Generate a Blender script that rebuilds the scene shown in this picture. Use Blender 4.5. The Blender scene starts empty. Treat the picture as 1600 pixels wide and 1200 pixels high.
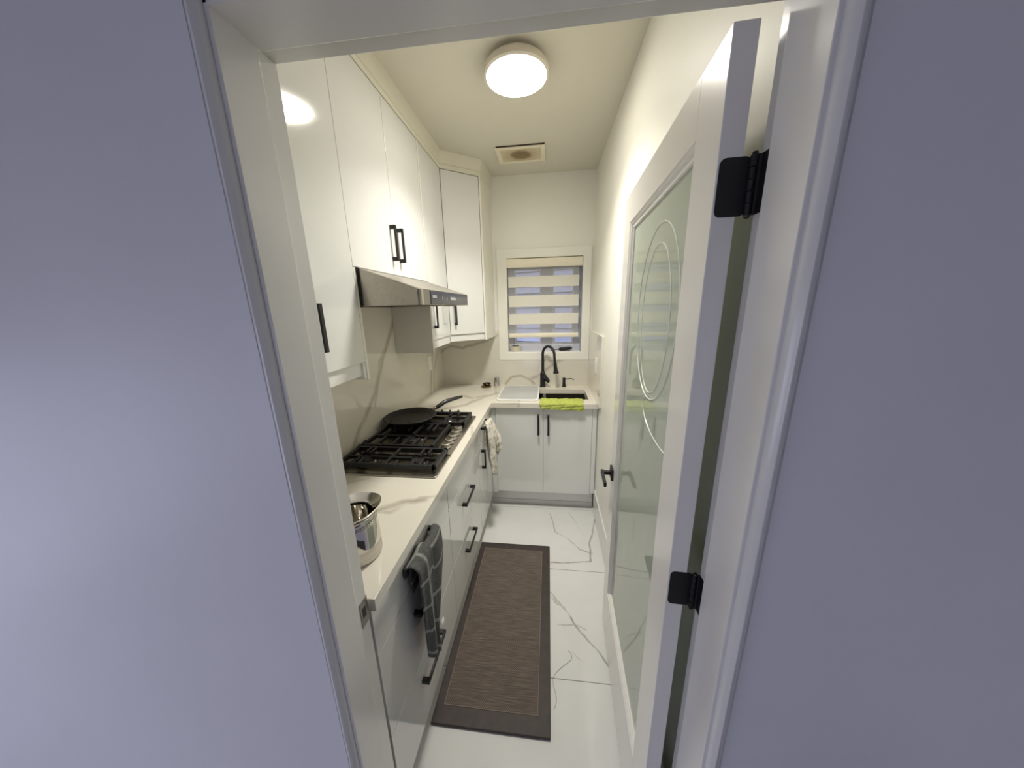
import bpy, bmesh, math, random
from mathutils import Vector, Matrix
from math import sin, cos, pi, radians
random.seed(7)
S = bpy.context.scene
COL = S.collection

# ------------------------------------------------------------------ camera
FPX = 486.484
PITCH, YAW, ROLL = -0.2417, 0.1189, -0.0238
cam_d = bpy.data.cameras.new('camera')
cam = bpy.data.objects.new('camera', cam_d)
COL.objects.link(cam)
cam_d.sensor_fit = 'HORIZONTAL'
cam_d.sensor_width = 36.0
cam_d.lens = FPX / 1600 * 36.0
cam_d.clip_start = 0.02
fw = Vector((-sin(YAW) * cos(PITCH), cos(YAW) * cos(PITCH), sin(PITCH)))
rt = Vector((cos(YAW), sin(YAW), 0))
up = rt.cross(fw)
r2 = rt * cos(ROLL) + up * sin(ROLL)
u2 = up * cos(ROLL) - rt * sin(ROLL)
M = Matrix((r2, u2, -fw)).transposed().to_4x4()
M.translation = Vector((0, 0, 1.6066))
cam.matrix_world = M
S.camera = cam

# ------------------------------------------------------------------ world, exposure
W = bpy.data.worlds.new('world')
S.world = W
W.use_nodes = True
bgn = W.node_tree.nodes['Background']
bgn.inputs[0].default_value = (0.62, 0.64, 0.83, 1)
bgn.inputs[1].default_value = 1.4
S.view_settings.view_transform = 'Standard'
S.view_settings.look = 'None'
S.view_settings.gamma = 1
S.view_settings.use_curve_mapping = False
S.view_settings.exposure = 1.0
LAMP = 19.0          # emission strength of the ceiling lamp's diffuser

# the ceiling lamp's downward LED light
ld = bpy.data.lights.new('led_panel', 'AREA')
ld.shape = 'DISK'; ld.size = .25; ld.energy = 6.4; ld.color = (1.0, .965, .90); ld.spread = radians(120)
lo = bpy.data.objects.new('led_panel', ld); COL.objects.link(lo); lo.location = (-.143, 1.625, 2.556)

# ------------------------------------------------------------------ materials
def nt(name):
    m = bpy.data.materials.new(name)
    m.use_nodes = True
    t = m.node_tree
    return m, t, t.nodes, t.links, t.nodes['Principled BSDF']

def noise(t, scale=5, detail=3, rough=.5, dist=0, coord='Object', stretch=None):
    tc = t.nodes.new('ShaderNodeTexCoord')
    n = t.nodes.new('ShaderNodeTexNoise')
    n.inputs['Scale'].default_value = scale
    n.inputs['Detail'].default_value = detail
    n.inputs['Roughness'].default_value = rough
    n.inputs['Distortion'].default_value = dist
    if stretch:
        mp = t.nodes.new('ShaderNodeMapping')
        mp.inputs['Scale'].default_value = stretch
        t.links.new(tc.outputs[coord], mp.inputs[0])
        t.links.new(mp.outputs[0], n.inputs['Vector'])
    else:
        t.links.new(tc.outputs[coord], n.inputs['Vector'])
    return n

def ramp(t, src, stops):
    r = t.nodes.new('ShaderNodeValToRGB')
    e = r.color_ramp.elements
    e[0].position, e[0].color = stops[0][0], (*stops[0][1], 1)
    e[1].position, e[1].color = stops[-1][0], (*stops[-1][1], 1)
    for p, c in stops[1:-1]:
        q = e.new(p)
        q.color = (*c, 1)
    t.links.new(src, r.inputs[0])
    return r

def mat(name, col, rough=.5, metal=0, coat=0, coat_r=.03, var=.04, vs=6, bump=0, bs=200, spec=.5, stretch=None):
    m, t, N, L, b = nt(name)
    b.inputs['Roughness'].default_value = rough
    b.inputs['Metallic'].default_value = metal
    b.inputs['Coat Weight'].default_value = coat
    b.inputs['Coat Roughness'].default_value = coat_r
    b.inputs['Specular IOR Level'].default_value = spec
    n = noise(t, vs, 4, stretch=stretch)
    lo = tuple(max(0, c * (1 - var)) for c in col)
    hi = tuple(min(1, c * (1 + var)) for c in col)
    r = ramp(t, n.outputs[0], [(.3, lo), (.7, hi)])
    L.new(r.outputs[0], b.inputs['Base Color'])
    if bump:
        n2 = noise(t, bs, 2, stretch=stretch)
        bp = N.new('ShaderNodeBump')
        bp.inputs['Strength'].default_value = bump
        bp.inputs['Distance'].default_value = .001
        L.new(n2.outputs[0], bp.inputs['Height'])
        L.new(bp.outputs[0], b.inputs['Normal'])
    return m

def math_n(t, op, a, b=None, clamp=False):
    n = t.nodes.new('ShaderNodeMath')
    n.operation = op
    n.use_clamp = clamp
    for i, v in enumerate((a, b)):
        if v is None: continue
        if isinstance(v, (int, float)): n.inputs[i].default_value = v
        else: t.links.new(v, n.inputs[i])
    return n.outputs[0]

def seg_group():
    g = bpy.data.node_groups.new('segment distance', 'ShaderNodeTree')
    I = g.interface
    for nme in ('P', 'A', 'B'):
        I.new_socket(nme, in_out='INPUT', socket_type='NodeSocketVector')
    I.new_socket('D', in_out='OUTPUT', socket_type='NodeSocketFloat')
    gi, go = g.nodes.new('NodeGroupInput'), g.nodes.new('NodeGroupOutput')
    def vm(op, a, b=None, s=None):
        n = g.nodes.new('ShaderNodeVectorMath')
        n.operation = op
        g.links.new(a, n.inputs[0])
        if b is not None: g.links.new(b, n.inputs[1])
        if s is not None: g.links.new(s, n.inputs['Scale'])
        return n
    pa = vm('SUBTRACT', gi.outputs[0], gi.outputs[1]).outputs[0]
    ba = vm('SUBTRACT', gi.outputs[2], gi.outputs[1]).outputs[0]
    d1 = vm('DOT_PRODUCT', pa, ba).outputs['Value']
    d2 = vm('DOT_PRODUCT', ba, ba).outputs['Value']
    m = g.nodes.new('ShaderNodeMath'); m.operation = 'DIVIDE'; m.use_clamp = True
    g.links.new(d1, m.inputs[0]); g.links.new(d2, m.inputs[1])
    pr = vm('SCALE', ba, s=m.outputs[0]).outputs[0]
    df = vm('SUBTRACT', pa, pr).outputs[0]
    ln = vm('LENGTH', df).outputs['Value']
    g.links.new(ln, go.inputs[0])
    return g
SEG = seg_group()

def stone(name, base, base2, vein, lines, rough=.1, wob=.03, wscale=6, extra=None, extra_s=1.2):
    """polished slab: base colour, soft clouding and veins that run along the listed 3-D polylines.
    lines: list of (points, width, strength)"""
    m, t, N, L, b = nt(name)
    b.inputs['Roughness'].default_value = rough
    b.inputs['Coat Weight'].default_value = .3
    b.inputs['Coat Roughness'].default_value = .04
    tc = N.new('ShaderNodeTexCoord')
    nz = N.new('ShaderNodeTexNoise')
    nz.inputs['Scale'].default_value = wscale
    nz.inputs['Detail'].default_value = 6
    nz.inputs['Roughness'].default_value = .62
    L.new(tc.outputs['Object'], nz.inputs['Vector'])
    sb = N.new('ShaderNodeVectorMath'); sb.operation = 'SUBTRACT'
    L.new(nz.outputs['Color'], sb.inputs[0]); sb.inputs[1].default_value = (.5, .5, .5)
    sc = N.new('ShaderNodeVectorMath'); sc.operation = 'SCALE'; sc.inputs['Scale'].default_value = wob
    L.new(sb.outputs[0], sc.inputs[0])
    ad = N.new('ShaderNodeVectorMath'); ad.operation = 'ADD'
    L.new(tc.outputs['Object'], ad.inputs[0]); L.new(sc.outputs[0], ad.inputs[1])
    P = ad.outputs[0]
    # width modulation
    nw = noise(t, 9, 3)
    tot = None
    for pts, w, st in lines:
        best = None
        for a, c in zip(pts, pts[1:]):
            g = N.new('ShaderNodeGroup'); g.node_tree = SEG
            L.new(P, g.inputs[0]); g.inputs[1].default_value = a; g.inputs[2].default_value = c
            best = g.outputs[0] if best is None else math_n(t, 'MINIMUM', best, g.outputs[0])
        ww = math_n(t, 'MULTIPLY', math_n(t, 'ADD', nw.outputs[0], .15), w * 1.6)
        f = math_n(t, 'SUBTRACT', 1.0, math_n(t, 'DIVIDE', best, ww), clamp=True)
        f = math_n(t, 'MULTIPLY', f, min(1, st * 1.35))
        tot = f if tot is None else math_n(t, 'MAXIMUM', tot, f)
    if extra:
        v = N.new('ShaderNodeTexVoronoi'); v.feature = 'DISTANCE_TO_EDGE'
        v.inputs['Scale'].default_value = extra_s
        L.new(P, v.inputs['Vector'])
        e = math_n(t, 'SUBTRACT', 1.0, math_n(t, 'MULTIPLY', v.outputs['Distance'], extra[0]), clamp=True)
        nm = noise(t, 2.2, 2)
        mk = math_n(t, 'MULTIPLY', math_n(t, 'SUBTRACT', nm.outputs[0], .5), 5.0, clamp=True)
        e = math_n(t, 'MULTIPLY', math_n(t, 'MULTIPLY', e, mk), extra[1])
        tot = e if tot is None else math_n(t, 'MAXIMUM', tot, e)
    cl = noise(t, 2.3, 5, .6)
    r = ramp(t, cl.outputs[0], [(.35, base), (.7, base2)])
    mx = N.new('ShaderNodeMix'); mx.data_type = 'RGBA'
    L.new(tot, mx.inputs[0]); L.new(r.outputs[0], mx.inputs[6]); mx.inputs[7].default_value = (*vein, 1)
    L.new(mx.outputs[2], b.inputs['Base Color'])
    return m

WALL = (.865, .85, .765)
m_wall = mat('cream wall paint', WALL, .45, var=.012, bump=.05, bs=60)
m_ceil = mat('ceiling paint', (.72, .69, .59), .7, var=.01)
m_trim = mat('white gloss trim paint', (.74, .73, .70), .22, var=.02, bump=.06, bs=90, coat=.3, coat_r=.15)
m_door = mat('door paint', (.78, .76, .71), .25, var=.01, bump=.08, bs=180, coat=.3, coat_r=.15)
m_hall = mat('hallway wall paint', (.70, .70, .72), .5, var=.02, vs=3)
m_cab = mat('white gloss laminate', (.74, .745, .715), .10, var=.008, coat=.5, coat_r=.02)
m_cabin = mat('white matte laminate', (.78, .78, .74), .45, var=.01)
m_crown = mat('cream crown paint', (.78, .75, .63), .4, var=.03)
m_black = mat('matte black metal', (.006, .006, .007), .45, metal=.0, var=.1)
m_iron = mat('cast iron enamel', (.007, .007, .008), .5, var=.2, bump=.15, bs=150)
m_pan = mat('non stick coating', (.014, .013, .012), .5, var=.1)
m_steel = mat('brushed stainless steel', (.50, .47, .43), .27, metal=1, var=.08, vs=3, stretch=(2, 60, 60))
m_steelh = mat('hood stainless steel', (.42, .39, .34), .33, metal=1, var=.06, vs=2, stretch=(40, 2, 40))
m_mirror = mat('polished steel', (.66, .64, .60), .07, metal=1, var=.03)
m_sink = mat('dark stainless sink', (.26, .245, .215), .3, metal=1, var=.08)
m_cooktop = mat('cooktop steel', (.50, .47, .42), .33, metal=1, var=.12, vs=4, stretch=(60, 3, 3))
m_knobside = mat('satin knob metal', (.36, .33, .28), .5, metal=.7, var=.1)
m_hobdark = mat('darkened hob steel', (.20, .175, .13), .30, metal=1, var=.25, vs=5)
m_panel = mat('hood control glass', (.045, .045, .055), .15, var=.05)
m_knobtop = mat('worn dark knob top', (.10, .09, .07), .4, metal=.6, var=.3)
m_print = mat('grey panel print', (.30, .30, .31), .5, var=.02)
m_plug = mat('white switch plastic', (.82, .80, .74), .3, var=.01)
m_blind = mat('cream blind fabric', (.80, .775, .68), .8, var=.04, vs=150)
m_rail = mat('cream blind rail', (.86, .80, .63), .45, var=.01)
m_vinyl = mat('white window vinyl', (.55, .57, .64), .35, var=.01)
m_sill = mat('white sill board', (.82, .81, .80), .35, var=.01)
m_grout = mat('dark grout', (.16, .155, .14), .9)
m_vent = None
m_tray = mat('grey drying tray', (.46, .47, .46), .5, var=.05, bump=.2, bs=80)
m_trayw = mat('white tray rim', (.80, .79, .74), .35)
m_rugb = mat('dark brown rug border', (.036, .024, .021), .6, var=.2, vs=30, bump=.3, bs=400)
m_tape = mat('clear tape roll', (.62, .58, .46), .25, var=.1)
m_tapec = mat('tape core', (.10, .06, .05), .7)
m_brown = mat('dark bronze', (.05, .03, .022), .25, metal=.6, var=.2)
m_gold = mat('old brass', (.30, .22, .10), .35, metal=.8, var=.2)
m_siding = mat('pale siding paint', (.36, .36, .41), .7, var=.05)
m_tag = mat('white care tag', (.8, .8, .78), .6)
m_green = mat('lime microfibre cloth', (.40, .45, .09), .9, var=.12, vs=40, bump=.5, bs=300)
m_plaster = mat('white wood edge', (.80, .78, .70), .4)

# floor tile
FV = []
def fl(pts, w, s): FV.append(([(x, y, 0) for x, y in pts], w, s))
fl([(.02, 2.18), (.06, 1.98), (.14, 1.92), (.22, 1.82), (.30, 1.79)], .006, .55)
fl([(.37, 2.15), (.33, 1.99), (.29, 1.88), (.28, 1.72), (.16, 1.70), (.02, 1.69)], .0075, .65)
fl([(.17, 2.2), (.22, 2.06), (.26, 1.95)], .004, .4)
fl([(-.2, 1.62), (.02, 1.47), (.10, 1.37), (.15, 1.28), (.24, 1.18), (.31, 1.07), (.40, 1.0)], .007, .6)
fl([(.02, 1.29), (.08, 1.285), (.15, 1.29), (.20, 1.27)], .005, .4)
fl([(.02, 1.45), (.06, 1.40), (.10, 1.385)], .005, .5)
fl([(.10, 1.22), (.12, 1.16), (.16, 1.12)], .004, .35)
fl([(.28, .72), (.36, .58), (.5, .5)], .010, .6)
fl([(.45, 1.5), (.55, 1.3), (.72, 1.1)], .006, .5)
m_tile = stone('white marble tile', (.68, .68, .655), (.63, .63, .60), (.17, .16, .14), FV, rough=.09, wob=.035, wscale=7)

# quartz
QV = []
def q(pts, w, s=.6): QV.append((pts, w, s))
XL = -.985
# left backsplash (plane X)
q([(XL, 1.32, .90), (XL, 1.45, 1.02), (XL, 1.62, 1.14), (XL, 1.74, 1.32), (XL, 1.86, 1.45), (XL, 2.0, 1.62)], .026, .50)
q([(XL, 1.60, 1.08), (XL, 1.68, 1.22), (XL, 1.70, 1.31), (XL, 1.76, 1.33)], .020, .45)
q([(XL, 2.42, .90), (XL, 2.50, 1.08), (XL, 2.56, 1.28), (XL, 2.62, 1.45)], .020, .5)
q([(XL, 2.52, .90), (XL, 2.56, 1.10), (XL, 2.70, 1.26)], .018, .4)
# back splash (plane Y)
YB = 2.78
q([(-.98, YB, 1.22), (-.90, YB, 1.27), (-.78, YB, 1.255), (-.65, YB, 1.29), (-.52, YB, 1.34), (-.42, YB, 1.38)], .018, .45)
q([(-.39, YB, .92), (-.34, YB, .98), (-.24, YB, 1.0), (-.17, YB, .965), (-.13, YB, .92)], .016, .5)
q([(-.17, YB, .965), (-.06, YB, 1.01), (.03, YB, 1.09), (.14, YB, 1.15)], .020, .4)
# worktop (plane Z)
ZT = .91
q([(-.99, .95, ZT), (-.86, 1.04, ZT), (-.76, 1.12, ZT)], .010, .4)
q([(-.70, .72, ZT), (-.62, .90, ZT), (-.53, .965, ZT), (-.46, .99, ZT)], .026, .55)
q([(-.62, .90, ZT), (-.55, .90, ZT), (-.48, 1.0, ZT), (-.42, 1.02, ZT)], .014, .45)
q([(-.95, 1.98, ZT), (-.78, 2.02, ZT), (-.62, 2.15, ZT), (-.52, 2.35, ZT), (-.42, 2.5, ZT)], .034, .42)
q([(-.70, 2.4, ZT), (-.60, 2.32, ZT), (-.50, 2.42, ZT)], .026, .42)
q([(-.30, 2.20, ZT), (-.22, 2.22, ZT), (-.22, 2.2, .86)], .016, .4)
q([(-.46, 1.72, ZT), (-.43, 1.6, ZT)], .014, .4)
m_quartz = stone('veined quartz', (.74, .705, .61), (.69, .655, .56), (.27, .235, .16), QV, rough=.12, wob=.06, wscale=5)

# woven rug centre
def rug_mat():
    m, t, N, L, b = nt('woven brown rug')
    b.inputs['Roughness'].default_value = .85
    tc = N.new('ShaderNodeTexCoord')
    sp = N.new('ShaderNodeSeparateXYZ'); L.new(tc.outputs['Object'], sp.inputs[0])
    sx = math_n(t, 'SINE', math_n(t, 'MULTIPLY', sp.outputs[0], 2 * pi / .0085))
    sy = math_n(t, 'SINE', math_n(t, 'MULTIPLY', sp.outputs[1], 2 * pi / .0085))
    w = math_n(t, 'ADD', math_n(t, 'MULTIPLY', math_n(t, 'MULTIPLY', sx, sy), .38), .5)
    n = noise(t, 12, 3, stretch=(1, 14, 1))
    a = math_n(t, 'ADD', math_n(t, 'MULTIPLY', w, .55), math_n(t, 'MULTIPLY', n.outputs[0], .5))
    r = ramp(t, a, [(.25, (.040, .030, .025)), (.5, (.080, .062, .050)), (.8, (.22, .175, .14))])
    L.new(r.outputs[0], b.inputs['Base Color'])
    bp = N.new('ShaderNodeBump'); bp.inputs['Distance'].default_value = .001; bp.inputs['Strength'].default_value = .4
    L.new(w, bp.inputs['Height']); L.new(bp.outputs[0], b.inputs['Normal'])
    return m
m_rug = rug_mat()

def plaid_mat():
    m, t, N, L, b = nt('grey plaid towelling')
    b.inputs['Roughness'].default_value = .95
    uv = N.new('ShaderNodeUVMap')
    sp = N.new('ShaderNodeSeparateXYZ'); L.new(uv.outputs[0], sp.inputs[0])
    def line(o, per, w):
        fr = math_n(t, 'FRACT', math_n(t, 'DIVIDE', o, per))
        return math_n(t, 'LESS_THAN', math_n(t, 'ABSOLUTE', math_n(t, 'SUBTRACT', fr, .5)), w)
    k = math_n(t, 'MAXIMUM', line(sp.outputs[0], .125, .045), line(sp.outputs[1], .105, .06))
    n = noise(t, 120, 3)
    r = ramp(t, n.outputs[0], [(.3, (.060, .062, .060)), (.7, (.105, .107, .102))])
    r2_ = ramp(t, n.outputs[0], [(.3, (.22, .22, .21)), (.7, (.32, .32, .30))])
    mx = N.new('ShaderNodeMix'); mx.data_type = 'RGBA'
    L.new(k, mx.inputs[0]); L.new(r.outputs[0], mx.inputs[6]); L.new(r2_.outputs[0], mx.inputs[7])
    L.new(mx.outputs[2], b.inputs['Base Color'])
    bp = N.new('ShaderNodeBump'); bp.inputs['Distance'].default_value = .002; bp.inputs['Strength'].default_value = .6
    L.new(n.outputs[0], bp.inputs['Height']); L.new(bp.outputs[0], b.inputs['Normal'])
    return m
m_plaid = plaid_mat()

def beige_mat():
    m, t, N, L, b = nt('cream patterned cotton')
    b.inputs['Roughness'].default_value = .95
    n = noise(t, 45, 3)
    r = ramp(t, n.outputs[0], [(.36, (.38, .34, .27)), (.46, (.60, .57, .48)), (.62, (.70, .67, .59))])
    L.new(r.outputs[0], b.inputs['Base Color'])
    bp = N.new('ShaderNodeBump'); bp.inputs['Distance'].default_value = .003; bp.inputs['Strength'].default_value = .5
    L.new(n.outputs[0], bp.inputs['Height']); L.new(bp.outputs[0], b.inputs['Normal'])
    return m
m_beige = beige_mat()

def vent_mat():
    m, t, N, L, b = nt('yellowed vent grille with brown stain')
    b.inputs['Roughness'].default_value = .5
    tc = N.new('ShaderNodeTexCoord')
    mp = N.new('ShaderNodeMapping'); mp.inputs['Location'].default_value = (.19, -2.435, -2.61)
    mp.vector_type = 'POINT'
    L.new(tc.outputs['Object'], mp.inputs[0])
    sc = N.new('ShaderNodeVectorMath'); sc.operation = 'MULTIPLY'; sc.inputs[1].default_value = (1, 1.15, 0)
    L.new(mp.outputs[0], sc.inputs[0])
    ln = N.new('ShaderNodeVectorMath'); ln.operation = 'LENGTH'; L.new(sc.outputs[0], ln.inputs[0])
    n = noise(t, 25, 3)
    d = math_n(t, 'ADD', ln.outputs['Value'], math_n(t, 'MULTIPLY', math_n(t, 'SUBTRACT', n.outputs[0], .5), .03))
    r = ramp(t, d, [(.04, (.30, .22, .11)), (.062, (.36, .27, .14)), (.078, (.66, .55, .36)), (.14, (.80, .72, .52))])
    L.new(r.outputs[0], b.inputs['Base Color'])
    return m

def glass_mat(name, col, alpha):
    """thin clear pane: fresnel reflection over tinted see-through"""
    m, t, N, L, b = nt(name)
    N.remove(b)
    out = [n for n in N if n.type == 'OUTPUT_MATERIAL'][0]
    tr = N.new('ShaderNodeBsdfTransparent'); tr.inputs[0].default_value = (*col, 1)
    gl = N.new('ShaderNodeBsdfGlossy'); gl.inputs['Roughness'].default_value = .02
    fr = N.new('ShaderNodeFresnel'); fr.inputs[0].default_value = 1.45
    mx = N.new('ShaderNodeMixShader')
    L.new(fr.outputs[0], mx.inputs[0]); L.new(tr.outputs[0], mx.inputs[1]); L.new(gl.outputs[0], mx.inputs[2])
    L.new(mx.outputs[0], out.inputs[0])
    return m
m_pane = glass_mat('window glass', (.90, .93, .95), 1)

def sheer_mat():
    m, t, N, L, b = nt('sheer blind mesh')
    N.remove(b)
    out = [n for n in N if n.type == 'OUTPUT_MATERIAL'][0]
    tr = N.new('ShaderNodeBsdfTransparent'); tr.inputs[0].default_value = (1, 1, 1, 1)
    df = N.new('ShaderNodeBsdfDiffuse'); df.inputs[0].default_value = (.60, .60, .60, 1)
    mx = N.new('ShaderNodeMixShader'); mx.inputs[0].default_value = .30
    L.new(tr.outputs[0], mx.inputs[1]); L.new(df.outputs[0], mx.inputs[2])
    L.new(mx.outputs[0], out.inputs[0])
    return m
m_sheer = sheer_mat()

def green_glass():
    """clear green-tinted pane: what is behind shows through, the coating mirrors the room"""
    m, t, N, L, b = nt('clear pale green glass')
    N.remove(b)
    out = [n for n in N if n.type == 'OUTPUT_MATERIAL'][0]
    n_ = noise(t, 2, 2)
    rr = ramp(t, n_.outputs[0], [(.3, (.88, .94, .86)), (.7, (.90, .96, .88))])
    tr = N.new('ShaderNodeBsdfTransparent'); L.new(rr.outputs[0], tr.inputs[0])
    df = N.new('ShaderNodeBsdfDiffuse'); df.inputs[0].default_value = (.84, .92, .77, 1)
    tl = N.new('ShaderNodeBsdfTranslucent'); tl.inputs[0].default_value = (.88, .96, .82, 1)
    m0 = N.new('ShaderNodeMixShader'); m0.inputs[0].default_value = .30
    L.new(df.outputs[0], m0.inputs[1]); L.new(tl.outputs[0], m0.inputs[2])
    m1 = N.new('ShaderNodeMixShader'); m1.inputs[0].default_value = .74
    L.new(tr.outputs[0], m1.inputs[1]); L.new(m0.outputs[0], m1.inputs[2])
    gl = N.new('ShaderNodeBsdfGlossy'); gl.inputs['Roughness'].default_value = .012
    fr = N.new('ShaderNodeFresnel'); fr.inputs[0].default_value = 1.48
    mx = N.new('ShaderNodeMixShader')
    L.new(fr.outputs[0], mx.inputs[0]); L.new(m1.outputs[0], mx.inputs[1]); L.new(gl.outputs[0], mx.inputs[2])
    L.new(mx.outputs[0], out.inputs[0])
    return m
m_frost = green_glass()
m_etch = mat('ground bevel line in glass', (.80, .84, .74), .25, var=.02, coat=.8)

def emit_mat(name, col, s):
    m, t, N, L, b = nt(name)
    b.inputs['Base Color'].default_value = (*col, 1)
    b.inputs['Emission Color'].default_value = (*col, 1)
    b.inputs['Emission Strength'].default_value = s
    return m
m_lamp = emit_mat('lit lamp diffuser', (1.0, .95, .86), LAMP)

# ------------------------------------------------------------------ geometry helpers
def root_of(o):
    while o.parent: o = o.parent
    return o

def put(name, bm, m, parent=None, bevel=0, smooth=False, seg=2, origin=None, angle=40):
    me = bpy.data.meshes.new(name)
    bmesh.ops.recalc_face_normals(bm, faces=bm.faces[:])
    if parent is not None:
        off = root_of(parent).location.copy()
    else:
        off = Vector(origin) if origin is not None else Vector((0, 0, 0))
    if off.length: bmesh.ops.translate(bm, vec=-off, verts=bm.verts[:])
    bm.to_mesh(me); bm.free()
    me.materials.append(m)
    o = bpy.data.objects.new(name, me)
    COL.objects.link(o)
    if parent is not None: o.parent = parent
    else: o.location = off
    if smooth:
        for p in me.polygons: p.use_smooth = True
        try: me.set_sharp_from_angle(angle=radians(angle))
        except Exception: pass
    if bevel:
        b = o.modifiers.new('bevel', 'BEVEL')
        b.width = bevel; b.segments = seg; b.limit_method = 'ANGLE'; b.angle_limit = radians(35)
        b.harden_normals = False
    return o

def thing(name, loc, label, cat, group=None):
    o = bpy.data.objects.new(name, None)
    COL.objects.link(o); o.location = loc; o.empty_display_size = .05
    o['label'] = label; o['category'] = cat
    if group: o['group'] = group
    return o

def tag(o, label, cat, group=None):
    o['label'] = label; o['category'] = cat
    if group: o['group'] = group
    return o

def struct(o, label=None):
    o['kind'] = 'structure'
    if label: o['label'] = label
    return o

def sempty(name, loc, label=None):
    o = bpy.data.objects.new(name, None); COL.objects.link(o); o.location = loc
    return struct(o, label)

def add_box(bm, x0, x1, y0, y1, z0, z1, mtx=None):
    vs = [bm.verts.new((x, y, z)) for x in (x0, x1) for y in (y0, y1) for z in (z0, z1)]
    F = [(0, 1, 3, 2), (4, 6, 7, 5), (0, 4, 5, 1), (2, 3, 7, 6), (0, 2, 6, 4), (1, 5, 7, 3)]
    for f in F: bm.faces.new([vs[i] for i in f])
    if mtx is not None:
        for v in vs: v.co = mtx @ v.co
    return vs

def box(x0, x1, y0, y1, z0, z1, mtx=None):
    bm = bmesh.new(); add_box(bm, x0, x1, y0, y1, z0, z1, mtx); return bm

def cells(axis, a, us, vs, keep, t0, t1, bm=None):
    """slab made of grid cells; axis 'X','Y','Z' is the thickness direction (t0..t1)"""
    bm = bm or bmesh.new()
    def P(u, v, t):
        return {'X': (t, u, v), 'Y': (u, t, v), 'Z': (u, v, t)}[axis]
    cache = {}
    def V(i, j, k):
        if (i, j, k) not in cache: cache[(i, j, k)] = bm.verts.new(P(us[i], vs[j], (t0, t1)[k]))
        return cache[(i, j, k)]
    nu, nv = len(us) - 1, len(vs) - 1
    K = lambda i, j: 0 <= i < nu and 0 <= j < nv and keep(i, j)
    for i in range(nu):
        for j in range(nv):
            if not K(i, j): continue
            for k in (0, 1): bm.faces.new([V(i, j, k), V(i + 1, j, k), V(i + 1, j + 1, k), V(i, j + 1, k)])
            for (di, dj, a_, b_) in ((-1, 0, (i, j), (i, j + 1)), (1, 0, (i + 1, j), (i + 1, j + 1)), (0, -1, (i, j), (i + 1, j)), (0, 1, (i, j + 1), (i + 1, j + 1))):
                if not K(i + di, j + dj):
                    bm.faces.new([V(*a_, 0), V(*b_, 0), V(*b_, 1), V(*a_, 1)])
    return bm

def prism(poly, z0, z1, axis='Z', bm=None):
    bm = bm or bmesh.new()
    def P(u, v, t): return {'X': (t, u, v), 'Y': (u, t, v), 'Z': (u, v, t)}[axis]
    a = [bm.verts.new(P(u, v, z0)) for u, v in poly]
    b = [bm.verts.new(P(u, v, z1)) for u, v in poly]
    bm.faces.new(a); bm.faces.new(b[::-1])
    n = len(poly)
    for i in range(n): bm.faces.new([a[i], a[(i + 1) % n], b[(i + 1) % n], b[i]])
    return bm

def rrect(x0, x1, y0, y1, r, n=6):
    out = []
    for cx, cy, a0 in ((x1 - r, y1 - r, 0), (x0 + r, y1 - r, 90), (x0 + r, y0 + r, 180), (x1 - r, y0 + r, 270)):
        for k in range(n + 1):
            a = radians(a0 + 90 * k / n)
            out.append((cx + r * cos(a), cy + r * sin(a)))
    return out

def lathe(prof, c, n=40, bm=None, mtx=None):
    """prof: (r,z) list, closed at the axis when r==0"""
    bm = bm or bmesh.new()
    rings = []
    for r, z in prof:
        if r < 1e-6: rings.append([bm.verts.new((c[0], c[1], c[2] + z))])
        else: rings.append([bm.verts.new((c[0] + r * cos(2 * pi * k / n), c[1] + r * sin(2 * pi * k / n), c[2] + z)) for k in range(n)])
    new = [v for R in rings for v in R]
    for A, B in zip(rings, rings[1:]):
        for k in range(n):
            k2 = (k + 1) % n
            if len(A) == 1 and len(B) == 1: continue
            if len(A) == 1: bm.faces.new([A[0], B[k], B[k2]])
            elif len(B) == 1: bm.faces.new([A[k], A[k2], B[0]])
            else: bm.faces.new([A[k], A[k2], B[k2], B[k]])
    if mtx is not None:
        for v in new: v.co = mtx @ v.co
    return bm

def tube(pts, rad, n=12, bm=None, caps=True, flat=1.0):
    bm = bm or bmesh.new()
    pts = [Vector(p) for p in pts]
    if isinstance(rad, (int, float)): rad = [rad] * len(pts)
    up_ = Vector((0, 0, 1))
    d0 = (pts[1] - pts[0]).normalized()
    if abs(d0.dot(up_)) > .9: up_ = Vector((0, 1, 0))
    nrm = (up_ - d0 * up_.dot(d0)).normalized()
    rings = []
    for i, p in enumerate(pts):
        if i == 0: d = pts[1] - pts[0]
        elif i == len(pts) - 1: d = pts[-1] - pts[-2]
        else: d = (pts[i + 1] - pts[i]).normalized() + (pts[i] - pts[i - 1]).normalized()
        d.normalize()
        nrm = (nrm - d * nrm.dot(d)).normalized()
        bi = d.cross(nrm)
        rings.append([bm.verts.new(p + (nrm * cos(2 * pi * k / n) * flat + bi * sin(2 * pi * k / n)) * rad[i]) for k in range(n)])
    for A, B in zip(rings, rings[1:]):
        for k in range(n): bm.faces.new([A[k], A[(k + 1) % n], B[(k + 1) % n], B[k]])
    if caps: bm.faces.new(rings[0][::-1]); bm.faces.new(rings[-1])
    return bm

def bez(p0, p1, p2, p3, n=12):
    p = [Vector(a) for a in (p0, p1, p2, p3)]
    return [((1 - t) ** 3) * p[0] + 3 * ((1 - t) ** 2) * t * p[1] + 3 * (1 - t) * t * t * p[2] + t ** 3 * p[3] for t in [i / n for i in range(n + 1)]]

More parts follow.
